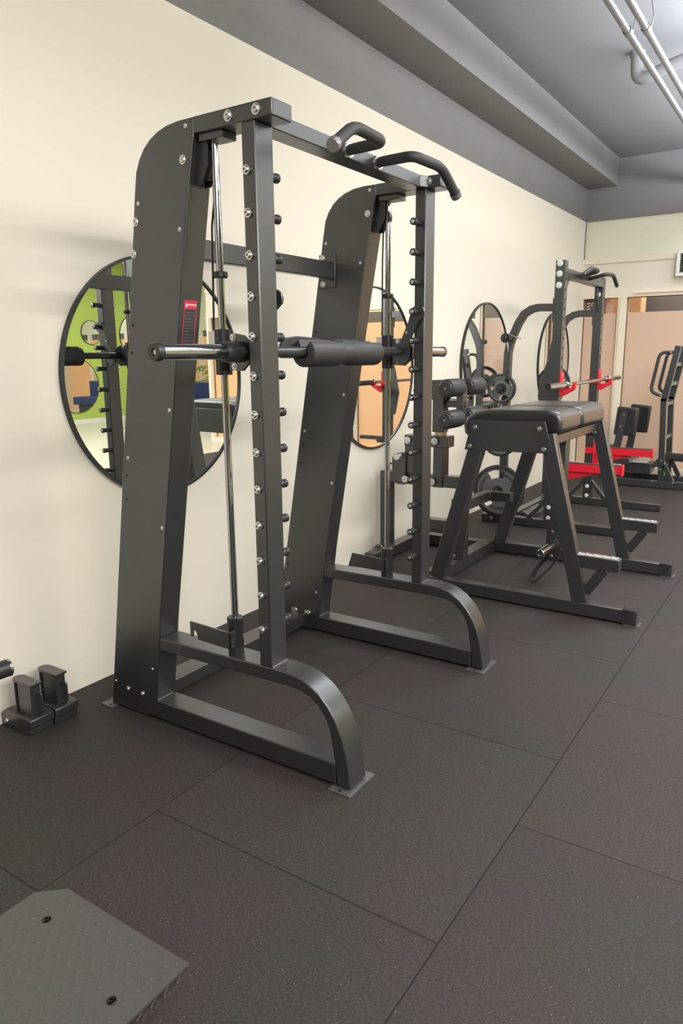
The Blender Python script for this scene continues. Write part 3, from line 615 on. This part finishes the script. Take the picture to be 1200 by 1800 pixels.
# ================================================================== HALF RACK
hr = thing('half_rack', 'black half rack with red spotter arms and pull-up bar near the corner', 'gym rack', (.79, 6.45, 0))
def upright(y0, y1, near):
    zt = 2.14 if near else 2.10
    bm = BM(); box(bm, .757, .832, y0, y1, .07, zt)
    for k in range(23): cyl(bm, (.8318, (y0 + y1) / 2, .35 + k * .075), (.8326, (y0 + y1) / 2, .35 + k * .075), .012, 12, mi=1)
    u = obj('upright', bm, [BLACK, HOLE], hr, bevel=.003)
    for z in (2.118, 2.04, 1.955): bolt(u, (.79, y0, z), (0, -1, 0), .021, 'washer_bolt', WASHER, cap=.010)
    bm = BM(); box(bm, .21 if near else .50, 1.46 if not near else 1.40, y0, y1, .006, .07); ft = obj('foot', bm, BLACK, hr, bevel=.003)
    bm = BM(); prism(bm, [(.60, .07), (.757, .245), (.757, .205), (.64, .07)], 'y', y0 + .004, y0 + .06); prism(bm, [(.98, .07), (.832, .245), (.832, .205), (.94, .07)], 'y', y0 + .004, y0 + .06); obj('gusset', bm, BLACK, ft)
    for z in (.185, .095): bolt(ft, (.797, y0, z), (0, -1, 0), .016, 'base_bolt', WASHER, cap=.008)
    if near: bolt(ft, (.30, y0, .04), (0, -1, 0), .012)
    # curved rear arm and storage post
    path = [(.757, 1.79), (.63, 1.795), (.57, 1.785), (.51, 1.75), (.465, 1.68), (.43, 1.60), (.40, 1.52), (.385, 1.44), (.382, 1.30), (.382, .07)]
    yy = (y0 + y1) / 2
    wdt = .058; L_ = []; R_ = []
    for i, p in enumerate(path):
        a = path[max(i - 1, 0)]; c = path[min(i + 1, len(path) - 1)]; d = V((c[0] - a[0], c[1] - a[1])).normalized(); n_ = V((-d.y, d.x)) * wdt / 2
        L_.append((p[0] + n_.x, p[1] + n_.y)); R_.append((p[0] - n_.x, p[1] - n_.y))
    bm = BM(); prism(bm, L_ + R_[::-1], 'y', yy - .03, yy + .03); sp_ = obj('storage_post', bm, BLACK, hr, bevel=.003, ang=25)
    bm = BM(); box(bm, .749, .757, y0 - .004, y1 + .004, 1.68, 1.86); obj('mounting_plate', bm, BLACK, sp_)
    s = -1 if near else 1
    for z in (1.56, 1.155, .75, .30):
        x = .41 if z > 1.5 else .378
        ya = yy + s * .03; bm = BM(); cyl(bm, (x, ya, z), (x, ya + s * .15, z), .024, 20, .004); obj('storage_peg', bm, PLASTIC, sp_)
    # J-cup
    jy0, jy1 = y0 - .008, y1 + .008
    bm = BM(); box(bm, .832, .845, y0, y1, 1.10, 1.29); box(bm, .75, .845, y0 - .009, y0 - .001, 1.16, 1.20); prism(bm, [(.832, 1.10), (.865, 1.10), (.955, 1.155), (.96, 1.205), (.945, 1.21), (.925, 1.168), (.87, 1.155), (.832, 1.16)], 'y', y0 + .002, y0 + .045); jc = obj('bar_holder', bm, RED, hr, bevel=.002, label='red bar holder')
    bolt(jc, (.8455, yy, 1.265), (1, 0, 0), .006, 'pin_', cap=.003).name = 'pin'
    # spotter arm
    bm = BM(); box(bm, .845, 1.345, y0 + .01, y1 - .01, .497, .563); prism(bm, [(.845, .50), (1.20, .50), (.845, .40)], 'y', y0 + .03, y1 - .03); box(bm, 1.345, 1.36, y0 + .004, y1 - .004, .487, .575); box(bm, .832, .845, y0 - .004, y1 + .004, .40, .62); box(bm, .76, .845, y0 - .01, y0 - .001, .50, .56)
    sa = obj('spotter_arm', bm, RED, hr, bevel=.003, label='red spotter arm')
    bm = BM(); box(bm, .85, 1.345, y0 + .01, y1 - .01, .563, .569); obj('rubber_strip', bm, RUBBER, sa)
    return u
upright(5.855, 5.93, True); upright(7.02, 7.095, False)
bm = BM(); prism(bm, [(.66, 1.10), (.70, 1.30), (.72, 1.36), (.757, 1.42), (.757, .9), (.70, .9)], 'y', 5.858, 5.87); obj('side_plate', bm, BLACK, hr)
bm = BM(); box(bm, .765, .83, 5.93, 7.02, 2.015, 2.085); tb = obj('top_beam', bm, BLACK, hr, bevel=.003)
bm = BM(); prism(bm, [(5.93, 2.015), (6.10, 2.015), (5.93, 1.83)], 'x', .79, .80); prism(bm, [(7.02, 2.015), (6.90, 2.015), (7.02, 1.80)], 'x', .79, .80); obj('gusset', bm, BLACK, tb)
for pp in ([(.83, 6.30, 2.055), (1.0, 6.19, 2.073), (1.0, 5.98, 2.078), (1.0, 5.74, 2.006)], [(.83, 6.56, 2.055), (1.0, 6.42, 2.068), (1.0, 6.66, 2.082), (1.0, 6.81, 2.004)]):
    obj('pull_up_handle', sweep(BM(), fillet(pp, .05, 6), .0165, 14), RUBBER, tb)
bm = BM(); box(bm, .40, .47, 5.93, 7.02, .012, .075); obj('base_cross_rail', bm, BLACK, hr, bevel=.003)
bm = BM(); box(bm, .355, .41, 5.93, 7.02, .86, .92); obj('rear_cross_rail', bm, BLACK, hr, bevel=.003)

# barbell in the red holders
bb = thing('barbell', 'chrome barbell resting in the red bar holders', 'barbell', (.90, 6.45, 1.19))
obj('shaft', cyl(BM(), (.90, 5.75, 1.192), (.90, 7.17, 1.197), .0145, 20), CHROME, bb)
for ya, yb, s in ((5.80, 5.36, -1), (7.10, 7.54, 1)):
    z = 1.192 if s < 0 else 1.197
    bm = BM(); lathe(bm, [(0, 0), (0, .026), (.004, .032), (.012, .032), (.016, .026), (.03, .026), (.03, .0245), (.44, .0245), (.44, .019), (.43, .018), (.43, 0)], (.90, ya, z), (0, s, 0), 28); sl = obj('sleeve', bm, CHROME, bb)
    bm = BM(); cyl(bm, (.90, ya + s * .431, z), (.90, ya + s * .436, z), .017, 20); obj('end_cap', bm, PLASTIC, sl)

# weight plates
def weight_plate(x, y, z, r, label, rot=0.0, s=-1, th=.035):
    t = thing('weight_plate', label, 'weight plate', (x, y, z), 'plates on the storage pegs')
    # disc with three hand grips, built in local rings
    bm = BM(); n = 72; rin = r * .28; g0, g1 = r * .50, r * .80
    radii = [.027, rin, g0, g1, r * .87]
    def isgrip(i): return any(abs(((i / n * 360 - rot - c + 180) % 360) - 180) < 27 for c in (100, 220, 340))
    F = {}
    def vert(i, k, side):
        key = (i % n, k, side)
        if key not in F:
            a = 2 * math.pi * (i % n) / n; F[key] = bm.verts.new((x + radii[k] * math.cos(a), y + side * th * (.32 if 0 < k else .5), z + radii[k] * math.sin(a)))
        return F[key]
    for i in range(n):
        for k in range(4):
            if k == 2 and isgrip(i):
                bm.faces.new([vert(i, k, -1), vert(i + 1, k, -1), vert(i + 1, k, 1), vert(i, k, 1)]); bm.faces.new([vert(i, k + 1, -1), vert(i + 1, k + 1, -1), vert(i + 1, k + 1, 1), vert(i, k + 1, 1)])
                if not isgrip(i - 1): bm.faces.new([vert(i, k, -1), vert(i, k + 1, -1), vert(i, k + 1, 1), vert(i, k, 1)])
                if not isgrip(i + 1): bm.faces.new([vert(i + 1, k, -1), vert(i + 1, k + 1, -1), vert(i + 1, k + 1, 1), vert(i + 1, k, 1)])
                continue
            for sd in (-1, 1): bm.faces.new([vert(i, k, sd), vert(i + 1, k, sd), vert(i + 1, k + 1, sd), vert(i, k + 1, sd)])
    obj('disc', bm, PLATE, t)
    bm = BM(); lathe(bm, [(-th / 2, r * .87), (-th / 2, r * .97), (-th / 2 + .004, r), (th / 2 - .004, r), (th / 2, r * .97), (th / 2, r * .87), (-th / 2, r * .87)], (x, y, z), (0, 1, 0), 72); obj('rim', bm, PLATERIM, t)
    bm = BM(); lathe(bm, [(-th / 2 - .002, .026), (-th / 2 - .002, .045), (th / 2 + .002, .045), (th / 2 + .002, .026), (-th / 2 - .002, .026)], (x, y, z), (0, 1, 0), 32); obj('hub', bm, PLATERIM, t)
    R_ = r * .685; word = 'TECHNOGYM'
    for base in (131, 251, 11):
        bm = BM()
        for k, ch in enumerate(word):
            aa = math.radians(base + rot + k * 7.3); c_, s_ = math.cos(aa), math.sin(aa)
            P0 = V((x + R_ * c_, y - th * .322, z + R_ * s_)); up = V((-c_, 0, -s_)); rt = V((-s_, 0, c_)); nn = rt.cross(up)
            text_bm(bm, ch, Matrix(((rt.x, up.x, nn.x, P0.x), (rt.y, up.y, nn.y, P0.y), (rt.z, up.z, nn.z, P0.z), (0, 0, 0, 1))), r * .15, .02)
        obj('lettering', bm, LETTER, t, smooth=False)
    return t
weight_plate(.378, 5.79, 1.155, .120, 'small black weight plate with hand grips on the storage peg over the padded bench', rot=-60)
weight_plate(.378, 5.79, .75, .158, 'medium dark weight plate just under the pad of the A-frame bench', rot=0)
weight_plate(.385, 5.78, .298, .222, 'large grey weight plate at the bottom of the near storage post', rot=-6)
weight_plate(.378, 7.16, 1.155, .160, 'medium dark weight plate on the far storage post of the half rack', rot=10)
t = thing('spring_collar', 'black spring collar clamped on the top storage peg beside the curved arm', 'collar', (.41, 5.80, 1.56))
bm = BM(); lathe(bm, [(-.02, .025), (-.02, .038), (.02, .038), (.02, .025), (-.02, .025)], (.41, 5.76, 1.56), (0, 1, 0), 24); obj('ring', bm, PLASTIC, t)
bm = BM(); sweep(bm, [(.43, 5.74, 1.59), (.48, 5.73, 1.575), (.55, 5.72, 1.55)], .004, 8); sweep(bm, [(.43, 5.74, 1.53), (.44, 5.73, 1.49), (.45, 5.72, 1.45)], .004, 8); obj('grip_wire', bm, CHROME, t)
t = thing('exercise_roller', 'dark grey ribbed roller lying on the floor behind the lettered plate', 'roller', (.53, 6.2, 0))
bm = BM(); lathe(bm, [(0, 0), (0, .045), (.12, .045), (.125, .04), (.16, .04), (.165, .045), (.42, .045), (.42, 0)], (.53, 6.0, .046), (0, 1, 0), 28); obj('tube', bm, mat('grey_foam', (.10, .095, .095), .6), t)
bm = BM(); lathe(bm, [(-.004, 0), (-.004, .03), (.004, .03)], (.53, 6.0, .046), (0, 1, 0), 24); obj('end_disc', bm, PLASTIC, t)

# ================================================================== REAR MACHINE
pm = thing('standing_leg_machine', 'black frame machine with two upright pads and looped handles by the frosted glass', 'gym machine', (1.1, 8.45, 0))
for y in (8.28, 8.72):
    bm = BM(); box(bm, .70, 2.6, y, y + .06, .012, .082); obj('base_rail', bm, BLACK, pm, bevel=.003)
    bm = BM(); beam(bm, (1.235, y + .03, .08), (1.20, y + .03, .96), .05, .06); beam(bm, (1.20, y + .03, .93), (1.298, y + .03, 1.50), .05, .06); ur = obj('upright', bm, BLACK, pm, bevel=.003)
    bm = BM(); beam(bm, (1.255, y + .03, .26), (1.345, y + .03, .08), .05, .045); prism(bm, [(1.20, .24), (1.20, .34), (1.13, .25), (1.13, .21)], 'y', y + .02, y + .04); obj('gusset', bm, BLACK, ur)
    for x, z in ((1.225, .30), (1.222, .21), (1.15, .075), (1.36, .075)): bolt(ur, (x, y, z), (0, -1, 0), .009)
    bm = BM(); sweep(bm, fillet([(1.245, y + .01, 1.435), (1.13, y - .0, 1.435), (1.065, y, 1.03), (1.175, y + .01, .985)], .07, 8), .017, 12); obj('loop_handle', bm, RUBBER, ur)
    for x, z in ((1.236, 1.435), (1.172, .985)): bolt(ur, (x, y - .012, z), (0, -1, 0), .010)
    bm = BM(); beam(bm, (1.26, y + .03, .365), (2.6, y + .03, .365), .05, .05) if y < 8.5 else beam(bm, (1.26, y + .03, .27), (2.6, y + .03, .27), .05, .05); obj('side_rail', bm, BLACK, pm, bevel=.003)
bm = BM()
for x, z in ((1.262, 1.31), (1.235, 1.11), (1.208, .90), (1.218, .54)):
    obj('rung', box(BM(), x - .02, x + .02, 8.33, 8.73, z - .02, z + .02), BLACK, pm, bevel=.003)
for y, dx, dz in ((8.30, 0, 0), (8.62, .07, .01)):
    bm = BM(); prism(bm, [(.735 + dx, .865 + dz), (.955 + dx, .848 + dz), (.928 + dx, .545 + dz), (.708 + dx, .555 + dz)], 'y', y, y + .06)
    o = obj('pad', bm, LEATHER, pm); md = o.modifiers.new('bevel', 'BEVEL'); md.width = .02; md.segments = 4; md.limit_method = 'ANGLE'; md.angle_limit = 1
    bm = BM(); beam(bm, (.82 + dx, y - .012, .82 + dz), (.745 + dx, y - .012, .30), .02, .075); a_ = obj('pad_arm', bm, BLACK, o)
    for x, z in ((.815 + dx, .78), (.79 + dx, .65)): bolt(a_, (x, y - .022, z), (0, -1, 0), .008)
bm = BM(); box(bm, .72, .90, 8.28, 8.78, .24, .31); box(bm, .80, 1.10, 8.40, 8.66, .13, .25); cyl(bm, (1.07, 8.5, .22), (1.19, 8.5, .22), .018, 14); obj('foot_carriage', bm, BLACK, pm, bevel=.004)
bm = BM(); box(bm, .80, 1.07, 8.36, 8.70, .255, .262); obj('tread_plate', bm, TREADSTEEL, pm)
t = thing('storage_box', 'small black box on a stand beside the red spotter arms', 'box', (.52, 8.6, 0))
obj('stand', cyl(BM(), (.50, 8.75, 0), (.50, 8.75, .22), .02), PLASTIC, t); bm = BM(); box(bm, .45, .60, 8.66, 8.84, .22, .38); obj('body', bm, PLASTIC, t, bevel=.004); bm = BM(); box(bm, .44, .61, 8.65, 8.85, .38, .388); obj('lid', bm, PLASTIC, t)

# ================================================================== NEAR CORNER THINGS
def block(y0, y1, label):
    t = thing('rack_attachment', label, 'gym attachment', (.12, (y0 + y1) / 2, 0), 'steel attachments by the wall')
    bm = BM(); prism(bm, [(.0, 0), (.0, .05), (.03, .072), (.185, .072), (.20, .066), (.20, .035), (.188, .035), (.188, .0)], 'y', y0 + .002, y1 - .002); bs = obj('base', bm, BLACK, t, bevel=.004)
    bolt(bs, (.045, y0 + .002, .03), (0, -1, 0), .008)
    ym = (y0 + y1) / 2 - .008
    bm = BM(); box(bm, .098, .182, ym - .022, ym + .022, .072, .196); box(bm, .084, .092, ym - .028, ym + .028, .072, .196); box(bm, .092, .098, ym - .018, ym + .018, .072, .196); up = obj('upright', bm, BLACK, t, bevel=.002)
    pts = [(.192, ym - .026), (.192, ym + .026)] + [(.09 + .032 * math.cos(a), ym + .028 * math.sin(a)) for a in [math.radians(q) for q in range(90, 271, 20)]]
    bm = BM(); prism(bm, pts, 'z', .196, .206); obj('top_plate', bm, BLACK, t, bevel=.002)
    bm = BM(); sweep(bm, fillet([(.182, ym + .004, .165), (.205, ym + .01, .165), (.205, ym + .01, .085), (.182, ym + .004, .075)], .03, 6), .004, 8); obj('wire_loop', bm, BLACK, up)
block(1.462, 1.572, 'small black steel attachment standing by the wall, nearest the camera of the pair')
block(1.574, 1.684, 'small black steel attachment standing by the wall, nearer the tall rack of the pair')
# weight horn poking in at the left edge
t = thing('weight_horn_stand', 'dark round bar end with a chrome rim poking in at the left edge', 'storage stand', (.2, 1.1, 0))
bm = BM(); lathe(bm, [(0, 0), (0, .030), (.34, .030), (.34, 0)], (.345, .96, .392), (0.06, 1, 0), 24); hn = obj('horn', bm, PLASTIC, t)
bm = BM(); lathe(bm, [(.34, .0), (.34, .031), (.348, .031), (.352, .027), (.352, 0)], (.345, .96, .392), (0.06, 1, 0), 24); obj('rim', bm, CHROME, hn)
bm = BM(); box(bm, .31, .38, .90, .97, 0, .5); box(bm, .2, .5, .85, 1.0, 0, .03); obj('post', bm, BLACK, t, bevel=.003)

# footplate at the bottom left
fp = thing('foot_platform', 'black diamond tread foot platform in the near left corner', 'gym platform', (1.4, .5, 0))
ZT = .20
outline = [(1.637, .882), (1.637, -.10), (.95, -.10), (1.10, .70), (1.184, .744), (1.186, .832), (1.239, .881)]
outline = [(1.640, .882), (1.640, -.10), (1.02, -.10), (1.184, .745), (1.184, .832), (1.240, .882)]
bm = BM(); prism(bm, outline, 'z', ZT - .005, ZT)
prism(bm, [(1.6405, ZT - .001), (1.638, ZT - .006), (1.592, ZT - .082), (1.586, ZT - .079), (1.630, ZT - .004)], 'y', -.10, .882)
rowc = 0
for i in range(26):
    for j in range(34):
        x = 1.20 + i * .0175; y = .865 - j * .0175
        if x > 1.628 or y < .2: continue
        if (x < 1.25 and y > .82): continue
        if (i + j) % 2: continue
        if ((x - 1.295) ** 2 + (y - .80) ** 2) < .0003 or ((x - 1.576) ** 2 + (y - .73) ** 2) < .0003: continue
        a = math.radians(42 if i % 2 else -48); c_, s_ = math.cos(a), math.sin(a); l = .0085; wd = .0018
        A = V((x - l * c_, y - l * s_, ZT)); B_ = V((x + l * c_, y + l * s_, ZT)); n_ = V((-s_, c_, 0)) * wd; m0 = V((x, y, ZT + .0013)); 
        va = bm.verts.new(A); vb = bm.verts.new(B_); v1 = bm.verts.new(V((x, y, ZT)) + n_); v2 = bm.verts.new(V((x, y, ZT)) - n_); t1 = bm.verts.new(m0 - V((c_, s_, 0)) * l * .5); t2 = bm.verts.new(m0 + V((c_, s_, 0)) * l * .5)
        for f in ((va, v1, t1), (t1, v1, t2), (v1, vb, t2), (vb, v2, t2), (t2, v2, t1), (v2, va, t1)): bm.faces.new(f)
for j in range(16):
    for i in range(3):
        y = .86 - j * .035 - (.0175 if i % 2 else 0); f_ = .18 + i * .3; px_ = 1.638 - .046 * f_; pz = ZT - .006 - .076 * f_
        beam(bm, (px_ + .003, y - .008, pz + .008 * (1 if i % 2 else -1)), (px_ + .003, y + .008, pz - .008 * (1 if i % 2 else -1)), .003, .003, (1, 0, -.6))
tp = obj('tread_surface', bm, TREAD, fp, smooth=False)
for x, y in ((1.283, .795), (1.576, .735)):
    bm = BM(); lathe(bm, [(-.004, 0), (-.004, .009), (.0015, .010), (.003, .007), (.003, .0035), (.0005, .003), (.0005, 0)], (x, y, ZT), (0, 0, 1), 18); obj('screw', bm, mat('dark_screw', (.05, .05, .05), .15, 1.0), fp)
bm = BM(); box(bm, 1.25, 1.31, .1, .5, .03, ZT - .005); box(bm, 1.50, 1.56, .1, .5, .03, ZT - .005); box(bm, 1.2, 1.6, .1, .16, 0, .03); box(bm, 1.2, 1.6, .44, .5, 0, .03); obj('support_frame', bm, BLACK, fp, bevel=.003)

# ================================================================== THINGS SEEN IN THE MIRRORS
t = thing('upholstered_bench', 'navy blue upholstered bench before the far orange partition, seen in the first mirror', 'bench', (9.7, 12.6, 0))
bm = BM(); box(bm, 8.6, 10.9, 12.2, 12.8, .25, .45); box(bm, 8.6, 10.9, 12.75, 12.9, .25, .85); obj('seat', bm, NAVY, t, bevel=.03)
bm = BM(); box(bm, 8.7, 10.8, 12.3, 12.8, 0, .25); obj('plinth', bm, POT, t)
t = thing('potted_palm', 'green palm plant behind the navy bench, seen in the first mirror', 'plant', (9.9, 13.45, 0))
bm = BM(); lathe(bm, [(0, 0), (0, .16), (.45, .2), (.45, 0)], (9.9, 13.45, 0), (0, 0, 1), 24); obj('pot', bm, POT, t)
bm = BM(); rr = random.Random(5)
for k in range(16):
    a = k * 2.4; L_ = rr.uniform(.55, .85); h = rr.uniform(.5, 1.2)
    pts = [V((9.9 + L_ * s_ * math.cos(a), 13.45 + .35 * s_ * math.sin(a), .45 + h * (1.6 * s_ - .9 * s_ * s_))) for s_ in [q / 7 for q in range(8)]]
    sweep(bm, pts, .006, 5)
    for q in range(2, 8):
        for sd in (-1, 1):
            d = V((-math.sin(a), math.cos(a) * .4, 0)) * sd; p = pts[q]; tip = p + d * .20 + V((math.cos(a) * .1, 0, -.08)); wv = V((math.cos(a), 0, .3)) * .022
            v_ = [bm.verts.new(u_) for u_ in (p, (p + tip) / 2 + wv, tip, (p + tip) / 2 - wv)]; bm.faces.new(v_)
obj('frond', bm, LEAF, t)
